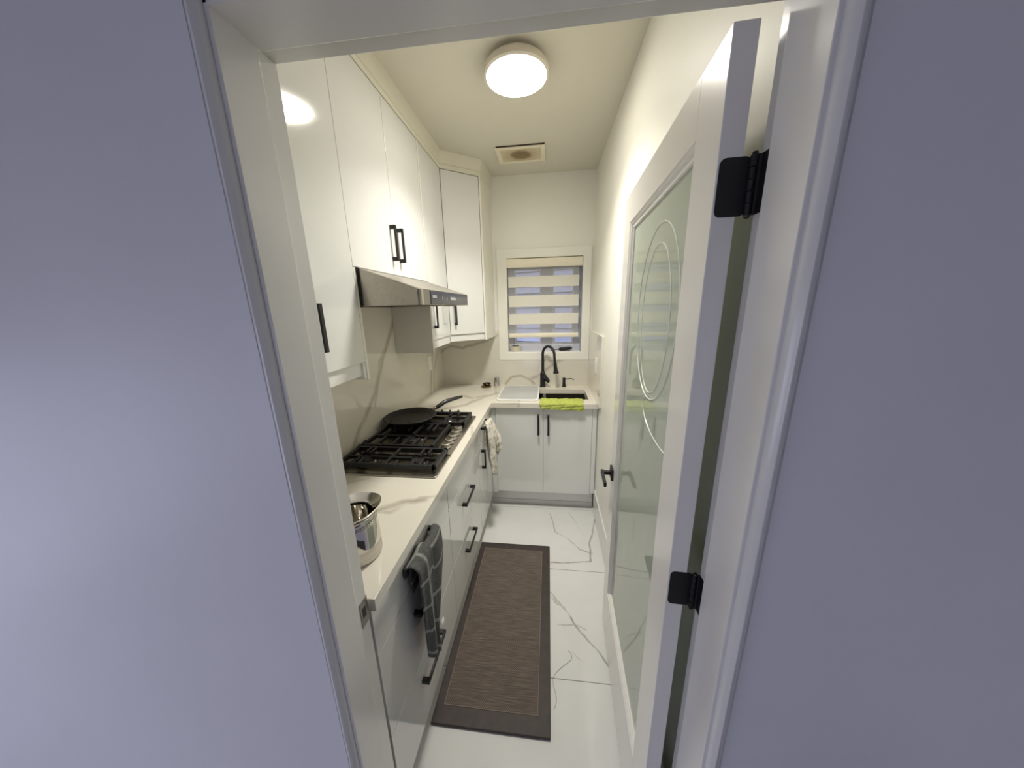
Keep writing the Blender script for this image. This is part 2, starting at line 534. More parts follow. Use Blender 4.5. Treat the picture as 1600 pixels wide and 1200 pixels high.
def sheet(fn, nu, nv, us=1., vs_=1.):
    """surface from fn(u,v) with a UV map in metres-ish"""
    bm = bmesh.new(); uvl = bm.loops.layers.uv.new('UVMap')
    g = [[bm.verts.new(fn(i / nu, j / nv)) for j in range(nv + 1)] for i in range(nu + 1)]
    for i in range(nu):
        for j in range(nv):
            f = bm.faces.new([g[i][j], g[i + 1][j], g[i + 1][j + 1], g[i][j + 1]])
            for l, (a, b) in zip(f.loops, ((i, j), (i + 1, j), (i + 1, j + 1), (i, j + 1))):
                l[uvl].uv = (a / nu * us, b / nv * vs_)
    return bm

def solid(o, th):
    s = o.modifiers.new('thickness', 'SOLIDIFY'); s.thickness = th; s.offset = 0
    u = o.modifiers.new('smooth', 'SUBSURF'); u.levels = 1; u.render_levels = 1
    return o

# ------------------------------------------------------------------ dimensions
XLw, XRw, YBw, YF, ZC = -.9934, .370, 2.789, .57, 2.626
YH = .447                       # hallway face of the door wall
JL, JR, ZH = -.4409, .3138, 1.9986

# ------------------------------------------------------------------ setting
# floor: substrate with separate tiles
fl_o = struct(put('floor', box(-3.2, 3.2, -3.4, YBw + .16, -.05, -.006), m_grout), 'polished white marble tile floor with thin grey veins')
put('hallway_floor_dark', box(-3.2, 3.2, -3.4, .441, -.006, 0), mat('unseen dark hallway floor', (.10, .07, .05), .4, var=.2, vs=4), fl_o)  # unseen floor, made dark to cut the bounce onto the door head
ys = [.442, 1.042, 1.6403, 2.2485, 2.85]
tj = .0022
for a, b in zip(ys, ys[1:]):
    for (xa, xb) in ((-.9934, .3995),):
        put('tile', box(xa + tj / 2, xb - tj / 2, a + tj / 2, b - tj / 2, -.006, 0), m_tile, fl_o, bevel=.0008, seg=1)

struct(put('ceiling', box(XLw - .1, XRw + .1, YF, YBw + .15, ZC, ZC + .08), m_ceil))
struct(put('wall_left', box(XLw - .1, XLw, YF, YBw + .15, 0, ZC), m_wall))
struct(put('wall_right', box(XRw, XRw + .1, YF, YBw + .15, 0, ZC), m_wall))
# back wall with the window opening
WX0, WX1, WZ0, WZ1 = -.3614, .2842, 1.2125, 2.006
struct(put('wall_back', cells('Y', 0, [XLw - .05, WX0, WX1, XRw + .05], [0, WZ0, WZ1, ZC],
                              lambda i, j: not (i == 1 and j == 1), YBw, YBw + .13), m_wall))
# front wall with the doorway
fb = cells('Y', 0, [-3.2, JL - .02, JR + .02, 3.2], [0, ZH + .02, 2.75], lambda i, j: not (i == 1 and j == 0), YH, YF)
wf = struct(put('wall_front', fb, m_hall))
# flat painted window casing
cb = cells('Y', 0, [-.440, WX0, WX1, .352], [1.141, WZ0, WZ1, 2.080], lambda i, j: not (i == 1 and j == 1), 2.773, YBw)
struct(put('trim_1', cb, m_wall, bevel=.003), 'flat cream casing around the small window')
# baseboard on the right
struct(put('baseboard_right', box(XRw - .008, XRw, YF, 2.235, 0, .20), m_trim, bevel=.004), 'tall white baseboard along the right wall')

# door frame (jambs, head) with stop and rebate
def jamb(name, poly, label, axis='Z', a=0, b=ZH):
    return struct(put(name, prism(poly, a, b, axis), m_trim, bevel=.0015), label)
ST = .011
RB = .535
jl = jamb('trim_2', [(JL - .03, YH + .004), (JL + ST, YH + .004), (JL + ST, RB - .013), (JL, RB - .013), (JL, YF), (JL - .03, YF)], 'left door jamb with strike plate')
jr = jamb('trim_3', [(JR + .03, YH + .004), (JR - ST, YH + .004), (JR - ST, RB), (JR, RB), (JR, YF), (JR + .03, YF)], 'right door jamb carrying the hinges')
hd = jamb('trim_4', [(YH + .004, ZH + .03), (YH + .004, ZH - ST), (RB - .006, ZH - ST), (RB - .006, ZH), (YF, ZH), (YF, ZH + .03)], 'door head across the top of the doorway', 'X', JL - .03, JR + .03)
# bead casing on the hallway side
def bead(sx, x):
    return [(x, .462), (x, .446), (x + sx * .003, .4395), (x + sx * .008, .436), (x + sx * .013, .4375), (x + sx * .016, .442), (x + sx * .017, YH + .001), (x + sx * .017, .462)]
struct(put('trim_5', prism(bead(-1, JL + ST - .006), 0, ZH + .02), m_trim, smooth=True), 'narrow rounded casing bead left of the doorway')
struct(put('trim_6', prism(bead(1, JR - ST + .006), 0, ZH + .02), m_trim, smooth=True), 'narrow rounded casing bead right of the doorway')
pb = [(v, u) for (u, v) in bead(1, ZH - ST + .006)]
struct(put('trim_7', prism(pb, JL - .01, JR + .01, 'X'), m_trim, smooth=True), 'rounded casing bead above the doorway')

# strike plate on the left jamb
sp = put('strike_plate', box(JL - .001, JL + .0015, .541, .570, .862, .932), mat('dull nickel', (.30, .29, .28), .35, metal=1, var=.15), jl)
sp['label'] = 'grey metal strike plate with latch hole'
put('latch_hole', box(JL + .0012, JL + .0022, .548, .560, .885, .912), m_black, sp)

# unseen hallway shell behind the camera, openings shaped for the daylight they let in
struct(put('ceiling.001', box(-3.2, 3.2, -3.4, YH, 2.75, 2.83), m_hall))
struct(put('wall_hallway', box(1.25, 1.35, -3.4, YH, 0, 2.75), m_hall))
struct(put('wall_rear', cells('Y', 0, [-3.2, -2.1, -.2, 1.25], [0, 1.5, 2.75], lambda i, j: not (i == 1 and j == 0), -2.3, -2.2), m_hall))
struct(put('wall_hallway.001', cells('X', 0, [-2.3, -2.0, .25, YH], [0, .05, 1.45, 2.75], lambda i, j: not (i == 1 and j == 1), -2.1, -2.0), m_hall))

# ------------------------------------------------------------------ door leaf (open, nearly flat to the right wall)
A0 = Vector((.255, .574, 0))
du = Vector((.0335, .766, 0)).normalized()
dn = Vector((-du.y, du.x, 0))          # towards the room
LM = Matrix((du, -dn, Vector((0, 0, 1)))).transposed().to_4x4()
LM.translation = A0                    # local: u along leaf, v into the leaf (0..T), z
T, LW = .035, .767
Z0, Z1 = .012, 1.986
OU0, OU1, OZ0, OZ1 = .105, .665, .275, 1.887
dr = sempty('door_1', A0 + Vector((0, 0, Z0)), 'open white door with a tall pale green glass panel, standing against the right wall')
for a, b in ((0, OU0), (OU1, LW)):
    put('stile', box(a, b, 0, T, Z0, Z1, LM), m_door, dr, bevel=.0015)
for a, b in ((Z0, OZ0), (OZ1, Z1)):
    put('rail', box(OU0, OU1, 0.0002, T - .0002, a, b, LM), m_door, dr)
# glazing beads: sloped frame running round the glass
def bead_frame(face, dep, w):
    bm = bmesh.new()
    prof = [(0, 0.001), (.004, .004), (.007, .0045), (.012, .010), (w - .003, dep - .0025), (w, dep)]
    def ring(o):
        return [(OU0 + o, OZ0 + o), (OU1 - o, OZ0 + o), (OU1 - o, OZ1 - o), (OU0 + o, OZ1 - o)]
    R = []
    for o, d in prof:
        v = d if face == 0 else T - d
        R.append([bm.verts.new(LM @ Vector((u, v, z))) for u, z in ring(o)])
    R.append([bm.verts.new(LM @ Vector((u, (dep + .004) if face == 0 else T - dep - .004, z))) for u, z in ring(w)])
    R.append([bm.verts.new(LM @ Vector((u, (dep + .004) if face == 0 else T - dep - .004, z))) for u, z in ring(0)])
    R.append(R[0])
    for A, B in zip(R, R[1:]):
        for k in range(4): bm.faces.new([A[k], A[(k + 1) % 4], B[(k + 1) % 4], B[k]])
    return bm
put('glazing_bead', bead_frame(0, .011, .024), m_door, dr)
put('glazing_bead', bead_frame(1, .011, .024), m_door, dr)
gp = put('glass_panel', box(OU0 + .01, OU1 - .01, .0145, .0205, OZ0 + .01, OZ1 - .01, LM), m_frost, dr)
gp['label'] = 'clear pale green glass with bevelled ovals'
def oval(cu, cz, a, b, r, n=72, z_lo=None):
    pts = []
    for k in range(n + 1):
        th = 2 * pi * k / n
        pts.append(LM @ Vector((cu + a * cos(th), .0145, cz + b * sin(th) * (1 if sin(th) > 0 else 1))))
    return tube(pts, r, 8, caps=False, flat=1)
put('bevel_line', oval(.325, 1.575, .183, .230, .0022), m_etch, gp, smooth=True)['label'] = 'outer bevelled oval line'
put('bevel_line', oval(.325, 1.56, .130, .197, .0018), m_etch, gp, smooth=True)['label'] = 'inner bevelled oval line'
fl_pts = bez((.36, .0145, 1.34), (.40, .0145, 1.30), (.30, .0145, 1.24), (.13, .0145, 1.26), 20)
put('bevel_line', tube([LM @ p for p in fl_pts], .0018, 8), m_etch, gp, smooth=True)

# lever handle on both faces
def lever(face):
    sgn = -1 if face == 0 else 1
    v0 = 0 if face == 0 else T
    reach = .050 if face == 0 else .022
    h = put('lever_handle', box(.690, .742, min(v0, v0 + sgn * .009), max(v0, v0 + sgn * .009), .856, .908, LM), m_black, dr, bevel=.001)
    h['label'] = 'matte black square rose and lever'
    put('neck', box(.709, .725, min(v0, v0 + sgn * reach), max(v0, v0 + sgn * reach), .875, .890, LM), m_black, h, bevel=.001)
    a, b = v0 + sgn * reach, v0 + sgn * (reach - .011)
    put('lever', box(.612, .727, min(a, b), max(a, b), .873, .892, LM), m_black, h, bevel=.001)
lever(0)
lever(1)
# hinges
def hinge(zc):
    hz = .041
    bm = prism(rrect(.0030, .0465, zc - hz, zc + hz, .009, 5), -.0015, .0005, 'X')
    bm.transform(Matrix(((0, 0, 0, 0),) * 4) if False else Matrix.Identity(4))
    # local x=-.0015.. is u; y is v ; z is z
    bm.transform(LM)
    h = put('hinge', bm, m_black, dr)
    # knuckle
    kx, ky = .3035, .5675
    bm = bmesh.new()
    for k in range(5):
        a = zc - hz + k * (2 * hz / 5) + .0008
        lathe([(0, 0), (.0058, 0), (.0058, 2 * hz / 5 - .0016), (0, 2 * hz / 5 - .0016)], (kx, ky, a), 14, bm)
    for e, s in ((zc - hz, -1), (zc + hz, 1)):
        lathe([(0, -.001), (.0045, 0), (.0035, .004), (0, .005)] if s > 0 else [(0, -.005), (.0035, -.004), (.0045, 0), (0, .001)], (kx, ky, e), 14, bm)
    put('knuckle', bm, m_black, h, smooth=True)
    bm = bmesh.new()
    bm2 = prism([(JR - .0025, .537), (JR + .0002, .537), (JR + .0002, .5695), (.304, .5695), (.3025, .566), (JR - .0025, .563)], zc - hz, zc + hz, 'Z')
    put('jamb_leaf', bm2, m_black, h)
    bm.free()
for zc in (1.777, 1.020, .26): hinge(zc)

# ------------------------------------------------------------------ window
wn = sempty('window_1', (-.04, YBw + .06, WZ0), 'small two-pane window above the sink')
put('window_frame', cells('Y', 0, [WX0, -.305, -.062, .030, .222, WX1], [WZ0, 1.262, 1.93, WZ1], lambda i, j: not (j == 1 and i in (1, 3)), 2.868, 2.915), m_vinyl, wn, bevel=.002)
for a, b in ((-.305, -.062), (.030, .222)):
    sh = put('sash', cells('Y', 0, [a, a + .014, b - .014, b], [1.262, 1.288, 1.915, 1.93], lambda i, j: not (i == 1 and j == 1), 2.876, 2.905), mat('lit white sash', (.86, .88, .92), .35), wn)  # brighter copy of the frame white, daylight put into the colour
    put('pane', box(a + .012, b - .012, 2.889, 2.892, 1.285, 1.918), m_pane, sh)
put('window_sill', box(WX0, WX1, 2.776, 2.868, WZ0 - .004, WZ0 + .003), m_sill, wn)
put('reveal', box(WX0 - .001, WX0 + .004, 2.776, 2.868, WZ0, WZ1), m_wall, wn)
put('reveal', box(WX1 - .004, WX1 + .001, 2.776, 2.868, WZ0, WZ1), mat('grey shadow reveal', (.50, .50, .52), .6), wn)  # greyer than the left reveal, its shade is put into the colour
put('mullion', box(.045, .058, 2.872, 2.895, 1.288, 1.66), m_sill, wn)

# zebra blind
bl = thing('roller_blind', (-.04, 2.815, 1.34), 'cream striped roller blind pulled down over the window', 'blind')
cp = [(2.788, 1.930), (2.783, 1.945), (2.781, 1.965), (2.783, 1.985), (2.790, 2.002), (2.845, 2.002), (2.845, 1.935)]
put('cassette', prism(cp, -.358, .281, 'X'), m_rail, bl, smooth=True)
put('cassette_end', box(.278, .2835, 2.784, 2.846, 1.928, 2.004), m_rail, bl, bevel=.002)
put('cassette_end', box(-.3605, -.356, 2.784, 2.846, 1.928, 2.004), m_rail, bl, bevel=.002)
put('sheer_fabric', box(-.347, .257, 2.8165, 2.8172, 1.36, 1.945), m_sheer, bl)
for a, b in ((1.771, 1.861), (1.608, 1.702), (1.456, 1.546)):
    put('fabric_band', box(-.348, .258, 2.8135, 2.815, a, b), m_blind, bl)
put('bottom_rail', prism([(2.806, 1.341), (2.803, 1.350), (2.803, 1.367), (2.808, 1.377), (2.822, 1.377), (2.826, 1.360), (2.822, 1.341)], -.350, .260, 'X'), m_rail, bl, smooth=True)

# neighbour's wall outside
nb = thing('neighbouring_house', (-.2, 4.7, -1), 'pale house wall with horizontal siding seen through the small window', 'building')
R8 = Matrix.Translation(Vector((-.2, 4.7, 0))) @ Matrix.Rotation(radians(-20), 4, 'Z')
put('wall', box(-3.5, 3.5, .05, .3, -1, 5, R8), mat('siding gap shade', (.16, .16, .19), .8), nb)  # darkened backing puts the shade between the boards into its colour
bm = bmesh.new()
z = -1
while z < 4.8:
    vs = add_box(bm, -3.5, 3.5, 0, .05, z, z + .084)
    for v in vs:
        if v.co.y < .01 and v.co.z > z + .05: v.co.y = .025
    for v in vs: v.co = R8 @ v.co
    z += .1
sd = put('siding', bm, m_siding, nb); sd['kind'] = 'stuff'

# ------------------------------------------------------------------ worktop and backsplash
XCF, YKF = -.4257, 2.2126
HX0, HX1, HY0, HY1 = -.385, .308, 2.325, 2.622
wt = cells('Z', 0, [XLw, XCF, HX0, HX1, XRw], [.578, YKF, HY0, HY1, YBw],
           lambda i, j: (i == 0) or (j >= 1 and not (i == 2 and j == 2)), .872, .91)
tag(put('worktop', wt, m_quartz, bevel=.0015), 'L-shaped veined cream quartz worktop with the sink cutout', 'worktop')
tag(put('backsplash', box(XLw + .0015, XLw + .010, .58, YBw, .91, 1.80), m_quartz), 'veined cream stone backsplash along the left wall behind the hob', 'backsplash')
tag(put('backsplash', cells('Y', 0, [XLw + .01, -.440, .360], [.91, 1.141, 1.405], lambda i, j: not (i == 1 and j == 1), 2.778, YBw - .0015), m_quartz),
    'veined cream stone backsplash behind the sink and below the window', 'backsplash')
tag(put('backsplash', box(.352, XRw, 2.12, 2.788, .91, 1.405), m_quartz, bevel=.001), 'short upright stone splash panel on the right wall beside the sink', 'backsplash')
def plate(name, lo, hi, label, parts):
    t = thing(name, ((lo[0] + hi[0]) / 2, (lo[1] + hi[1]) / 2, lo[2]), label, 'wall plate')
    put('plate', box(lo[0], hi[0], lo[1], hi[1], lo[2], hi[2]), m_plug, t, bevel=.0015)
    for p in parts: put('rocker', box(*p), m_plug, t, bevel=.001)
plate('light_switch', (.346, 2.285, 1.118), (.352, 2.36, 1.232), 'white switch plate on the stone panel at the right wall', [(.3435, .3465, 2.305, 2.34, 1.145, 1.205)])
plate('power_outlet', (XLw + .010, 2.43, 1.108), (XLw + .016, 2.505, 1.227), 'cream outlet plate on the left backsplash beneath the narrow wall cabinet', [(XLw + .0155, XLw + .018, 2.447, 2.488, 1.125, 1.210)])

# ------------------------------------------------------------------ cabinet pulls
def pull(parent, p, q, out, st=.028, w=.0145, d=.008, blk=.020):
    """bar pull between p and q standing off along out, square end blocks"""
    p, q, out = Vector(p), Vector(q), Vector(out).normalized()
    ax = (q - p).normalized(); L = (q - p).length
    side = ax.cross(out).normalized()
    M_ = Matrix((ax, side, out)).transposed().to_4x4(); M_.translation = p
    bm = bmesh.new()
    add_box(bm, 0, L, -w / 2, w / 2, st - d, st, M_)
    for a, b in ((0, blk * .85), (L - blk * .85, L)):
        add_box(bm, a, b, -w / 2, w / 2, 0, st - d * .5, M_)
    o = put('handle', bm, m_black, parent, bevel=.0008, seg=1)
    o['label'] = 'matte black bar pull'
    return o

# ------------------------------------------------------------------ base cabinets, left run
XF = -.445
def drawer_unit(y0, y1, label, splits, handles):
    t = thing('drawer_cabinet', (-.72, (y0 + y1) / 2, 0), label, 'cabinet', 'white base cabinets of the left run')
    put('carcass', box(XLw + .002, XF - .019, y0, y1, .11, .871), m_cabin, t)
    put('toe_kick', box(-.56, -.505, y0, y1, .0, .11), m_cabin, t)
    g = .0015
    for (a, b), hz in zip(splits, handles):
        d = put('drawer', box(XF - .018, XF, y0 + g, y1 - g, a + g, b - g), m_cab, t, bevel=.0012)
        if hz is not None:
            c = (y0 + y1) / 2 - .008
            pull(d, (XF, c - .095, hz), (XF, c + .095, hz), (1, 0, 0))
    return t
SP = [(.715, .868), (.402, .715), (.112, .402)]
drawer_unit(.583, 1.190, 'white gloss three-drawer base cabinet nearest the doorway, grey towel on its top pull', SP, (.806, .610, .305))
drawer_unit(1.191, 1.800, 'white gloss base cabinet beneath the hob with a plain panel over two deep drawers', SP, (None, .603, .316))
t = thing('corner_cabinet', (-.72, 2.0, 0), 'narrow white base cabinet in the inner corner with the cream cloth on it', 'cabinet')
put('carcass', box(XLw + .002, XF - .019, 1.801, 2.252, .11, .871), m_cabin, t)
put('toe_kick', box(-.56, -.505, 1.801, 2.36, 0, .11), m_cabin, t)
d = put('drawer', box(XF - .018, XF, 1.802, 2.232, .7165, .8665), m_cab, t, bevel=.0012)
pull(d, (XF, 1.905, .823), (XF, 2.085, .823), (1, 0, 0))
d = put('door', box(XF - .018, XF, 1.802, 2.232, .1135, .7135), m_cab, t, bevel=.0012)
pull(d, (XF, 1.895, .541), (XF, 1.895, .678), (1, 0, 0))

# sink base
YS = 2.236
t = thing('sink_cabinet', (-.04, 2.5, 0), 'white two-door base cabinet under the sink', 'cabinet')
put('carcass', cells('Z', 0, [-.463, -.40, .326, XRw - .001], [YS + .019, 2.29, 2.68, 2.77], lambda i, j: not (i == 1 and j == 1), .156, .871), m_cabin, t)
put('toe_kick', box(-.50, XRw - .009, 2.300, 2.315, .042, .156), m_cab, t)
put('tile_skirting', box(-.50, XRw - .009, 2.296, 2.315, 0, .041), m_tile, t)
put('filler', box(-.444, -.403, YS + .004, YS + .018, .135, .871), m_cab, t)
put('filler', box(.330, .361, YS + .004, YS + .018, .160, .871), m_cab, t)
for a, b, hx in ((-.401, -.0365, -.072), (-.0345, .328, .003)):
    d = put('door', box(a, b, YS, YS + .018, .153, .868), m_cab, t, bevel=.0012)
    pull(d, (hx, YS, .655), (hx, YS, .816), (0, -1, 0))

# ------------------------------------------------------------------ wall cabinets
XU = -.730
UT = 2.518
def carc(t, y0, y1, z0, z1=UT): return put('carcass', box(XLw + .002, XU - .018, y0, y1, z0, z1 + .004), m_cabin, t)
t = thing('wall_cabinet', (-.86, .88, 1.33), 'tall white wall cabinet nearest the doorway, left of the range hood', 'cabinet', 'white wall cabinets')
put('carcass', box(XLw + .002, XU - .030, .585, 1.148, 1.400, UT + .004), m_cabin, t)
for a, b, hy, ang in ((.587, .868, .835, 0), (.871, 1.1635, .930, -.022)):
    bmd = box(-.018, 0, 0, b - a, 1.406, UT)
    # pivot at the far edge; the second leaf turns inward to place the lamp's reflection
    Mx = Matrix.Translation(Vector((XU, b, 0))) @ Matrix.Rotation(ang, 4, 'Z') @ Matrix.Translation(Vector((0, -(b - a), 0)))
    bmd.transform(Mx)
    d = put('door', bmd, m_cab, t, bevel=.0012)
    p0, p1 = Mx @ Vector((0, hy - a, 1.478)), Mx @ Vector((0, hy - a, 1.632))
    pull(d, p0, p1, Mx.to_3x3() @ Vector((1, 0, 0)))
put('side_panel', box(XLw + .002, XU, 1.165, 1.180, 1.333, 1.768), m_plaster, t)
put('light_rail', box(XU - .030, XU - .014, .587, 1.150, 1.352, 1.404), m_cabin, t)
put('side_strip', box(XU - .030, XU - .004, 1.150, 1.165, 1.340, 1.404), m_cabin, t)

t = thing('wall_cabinet', (-.86, 1.54, 1.77), 'wide white two-door wall cabinet above the range hood', 'cabinet', 'white wall cabinets')
carc(t, 1.166, 1.914, 1.772)
for a, b, hy in ((1.1655, 1.5335, 1.500), (1.5355, 1.9145, 1.572)):
    d = put('door', box(XU - .018, XU, a, b, 1.770, UT), m_cab, t, bevel=.0012)
    pull(d, (XU, hy, 1.832), (XU, hy, 1.988), (1, 0, 0))

t = thing('wall_cabinet', (-.86, 2.1, 1.34), 'narrow white wall cabinet between the range hood and the angled corner cabinet', 'cabinet', 'white wall cabinets')
carc(t, 1.934, 2.280, 1.412)
put('side_panel', box(XLw + .011, XU + .001, 1.916, 1.932, 1.333, UT), m_plaster, t)['label'] = 'plain end panel beside the hood'
d = put('door', box(XU - .018, XU, 1.934, 2.296, 1.412, UT), m_cab, t, bevel=.0012)
pull(d, (XU, 1.972, 1.485), (XU, 1.972, 1.640), (1, 0, 0))
put('light_rail', box(XU - .022, XU - .006, 1.934, 2.292, 1.357, 1.410), m_cabin, t)

# angled corner cabinet
Pa, Pb, Pc = Vector((XU, 2.297, 0)), Vector((-.493, 2.487, 0)), Vector((-.472, 2.787, 0))
t = thing('corner_wall_cabinet', (-.78, 2.6, 1.34), 'tall white angled wall cabinet in the far corner left of the window', 'cabinet')
dd = (Pb - Pa).normalized(); dnn = Vector((dd.y, -dd.x, 0))
put('carcass', prism([(XLw + .011, 2.300), (XU - .02, 2.300), tuple((Pa - dnn * .022)[:2]), tuple((Pb - dnn * .021 - dd * .005)[:2]), (-.494, 2.776), (XLw + .011, 2.776)], 1.412, UT + .004), m_cabin, t)
DM = Matrix((dd, dnn, Vector((0, 0, 1)))).transposed().to_4x4(); DM.translation = Pa
Ld = (Pb - Pa).length
d = put('door', box(.004, Ld - .016, -.019, -.001, 1.414, UT, DM), m_cab, t, bevel=.0012)
pull(d, DM @ Vector((.045, -.001, 1.485)), DM @ Vector((.045, -.001, 1.640)), dnn)
put('stile', box(Ld - .013, Ld, -.020, .001, 1.357, UT + .004, DM), m_plaster, t)
pp = [tuple((Pb - dnn * .0)[:2]), tuple(Pc[:2]), tuple((Pc - Vector((.016, 0, 0)))[:2]), tuple((Pb - dd * .004 - dnn * .018)[:2])]
put('side_panel', prism(pp, 1.357, UT + .004), m_plaster, t)
put('light_rail', box(.0, Ld - .015, -.030, -.012, 1.362, 1.410, DM), m_cabin, t)

# crown moulding to the ceiling
def offset_path(pts, offs):
    out = []
    for i, p in enumerate(pts):
        if i == 0: n = (pts[1] - p).normalized(); n = Vector((n.y, -n.x)); out.append(p + n * offs); continue
        if i == len(pts) - 1: n = (p - pts[-2]).normalized(); n = Vector((n.y, -n.x)); out.append(p + n * offs); continue
        a = (p - pts[i - 1]).normalized(); b = (pts[i + 1] - p).normalized()
        n1, n2 = Vector((a.y, -a.x)), Vector((b.y, -b.x))
        m_ = (n1 + n2).normalized(); out.append(p + m_ * (offs / m_.dot(n1)))
    return out
path = [Vector((XU, .58)), Vector((XU, 2.297)), Vector((-.493, 2.487)), Vector((-.472, 2.788))]
prof = [(-.012, UT + .004), (.001, UT + .004), (.001, UT + .026), (-.003, UT + .028), (-.003, UT + .033), (.004, UT + .037), (.006, UT + .055), (.010, UT + .08), (.016, ZC - .006), (.016, ZC), (-.012, ZC)]
bm = bmesh.new()
R = []
for o_, z_ in prof: R.append([bm.verts.new((p.x, p.y, z_)) for p in offset_path(path, o_)])
for A, B in zip(R, R[1:] + [R[0]]):
    for k in range(len(path) - 1): bm.faces.new([A[k], A[k + 1], B[k + 1], B[k]])
bm.faces.new([r[0] for r in R]); bm.faces.new([r[-1] for r in R][::-1])
struct(put('trim_8', bm, m_crown, smooth=True, angle=30), 'cream crown moulding over the wall cabinets')

# ------------------------------------------------------------------ range hood
t = thing('range_hood', (-.74, 1.55, 1.62), 'stainless under-cabinet range hood with a dark control strip', 'range hood')
HY0_, HY1_ = 1.190, 1.908
XH, zb, zf, zt = -.482, 1.624, 1.684, 1.769
sec = [(XLw + .011, zb), (XH, zb), (XH, zf), (XU - .0, zt - .001), (XLw + .011, zt - .001)]
def hood_shell():
    bm = bmesh.new()
    r = .022
    # plan outline with rounded front corners, swept as front band, then sloped top
    def plan(xf):
        P = [(XLw + .011, HY0_)]
        for k in range(7):
            a = radians(-90 + 90 * k / 6); P.append((xf - r + r * cos(a), HY0_ + r + r * sin(a)))
        for k in range(7):
            a = radians(90 * k / 6); P.append((xf - r + r * cos(a), HY1_ - r + r * sin(a)))
        P.append((XLw + .011, HY1_))
        return P
    a = [bm.verts.new((x, y, zb)) for x, y in plan(XH)]
    b = [bm.verts.new((x, y, zf)) for x, y in plan(XH)]
    def topz(x): return zf + (zt - zf) * (XH - x) / (XH - XU)
    # top outline: collapse to the cabinet front line
    c = []
    for (x, y) in plan(XH):
        if x > XH - .06: c.append(bm.verts.new((XU + .001, min(max(y, HY0_), HY1_), zt - .001)))
        else: c.append(bm.verts.new((x, y, zt - .001)))
    n = len(a)
    for A, B in ((a, b), (b, c)):
        for k in range(n): bm.faces.new([A[k], A[(k + 1) % n], B[(k + 1) % n], B[k]])
    bm.faces.new(c)
    # hollow underside
    ins = [bm.verts.new((x + (.02 if x < -.9 else -.02), y + (.02 if y < 1.5 else -.02), zb)) for x, y in plan(XH)]
    ins2 = [bm.verts.new((v.co.x, v.co.y, zb + .028)) for v in ins]
    for A, B in ((a, ins), (ins, ins2)):
        for k in range(n): bm.faces.new([A[k], A[(k + 1) % n], B[(k + 1) % n], B[k]])
    bm.faces.new(ins2)
    bmesh.ops.remove_doubles(bm, verts=bm.verts[:], dist=1e-5)
    return bm
put('body', hood_shell(), m_steelh, t)
cpn = put('control_panel', box(XH - .002, XH + .0022, 1.282, 1.878, zb + .003, zf - .002), m_panel, t, bevel=.001)
cpn['label'] = 'dark glossy control strip'
put('display', box(XH + .002, XH + .0028, 1.545, 1.635, 1.647, 1.662), m_print, cpn)
put('badge', box(XH + .002, XH + .0028, 1.300, 1.352, 1.652, 1.664), m_print, cpn)
for k in range(6):
    y = 1.425 + k * .034 if k < 3 else 1.665 + (k - 3) * .045
    put('button', box(XH + .002, XH + .0026, y, y + .005, 1.647, 1.661), m_print, cpn)
for k in range(2):
    a = HY0_ + .04 + k * .325
    f = put('grease_filter', box(-.93, -.54, a, a + .31, zb + .012, zb + .022), m_steel, t, bevel=.002)
put('gap_shade', box(XU - .02, XU + .004, HY0_ - .011, HY0_ - .0005, zb - .004, zt - .002), m_black, t)['label'] = 'black strip standing in for the shade in the gap beside the hood'  # black strip stands in for the shade between hood and side panel
lip = lathe([(0, -.006), (.03, -.005), (.04, 0), (0, 0)], (XH - .008, 1.56, zb), 24)
put('lamp_lens', lip, m_panel, t, smooth=True)

# ------------------------------------------------------------------ ceiling lamp and vent
t = thing('ceiling_light', (-.143, 1.625, 2.572), 'round glowing ceiling lamp', 'ceiling light')
put('housing', lathe([(0, .054), (.110, .054), (.110, .034), (.134, .034), (.1405, .026), (.1405, .006), (.134, .001), (.130, .001), (.130, .02), (0, .02)], (-.143, 1.625, 2.572), 64), mat('cream lamp housing', (.80, .74, .64), .4), t, smooth=True)
put('diffuser', lathe([(0, -.010), (.06, -.0085), (.10, -.005), (.125, 0), (.130, .005), (.130, .015), (0, .015)], (-.143, 1.625, 2.572), 64), m_lamp, t, smooth=True)

m_vent = vent_mat()
t = thing('ceiling_vent', (-.19, 2.435, 2.61), 'yellowed square exhaust vent on the ceiling with a brown stain', 'vent')
VX0, VX1, VY0, VY1 = -.357, -.026, 2.322, 2.548
off = Vector((-.19, 2.435, 2.61))
put('vent_frame', cells('Z', 0, [VX0, VX0 + .03, VX1 - .03, VX1], [VY0, VY0 + .025, VY1 - .025, VY1], lambda i, j: not (i == 1 and j == 1), 2.612, 2.6259), m_rail, t, bevel=.003)
put('backing', box(VX0 + .02, VX1 - .02, VY0 + .02, VY1 - .02, 2.622, 2.6255), m_vent, t)
ns = 15
for k in range(ns):
    y = VY0 + .03 + (VY1 - VY0 - .06) * k / (ns - 1)
    put('slat', box(VX0 + .028, VX1 - .028, y - .0038, y + .0038, 2.615, 2.621), m_vent, t)
put('dark_gap', box(VX0 + .01, VX1 - .004, VY0 - .004, VY0 - .0005, 2.619, 2.6259), m_brown, t)  # solid dark strip drawn in place of the shade at the frame edge
# the vent material is written in world metres: give its mapping the thing's own origin
for n in m_vent.node_tree.nodes:
    if n.type == 'MAPPING': n.inputs['Location'].default_value = (0, 0, 0)

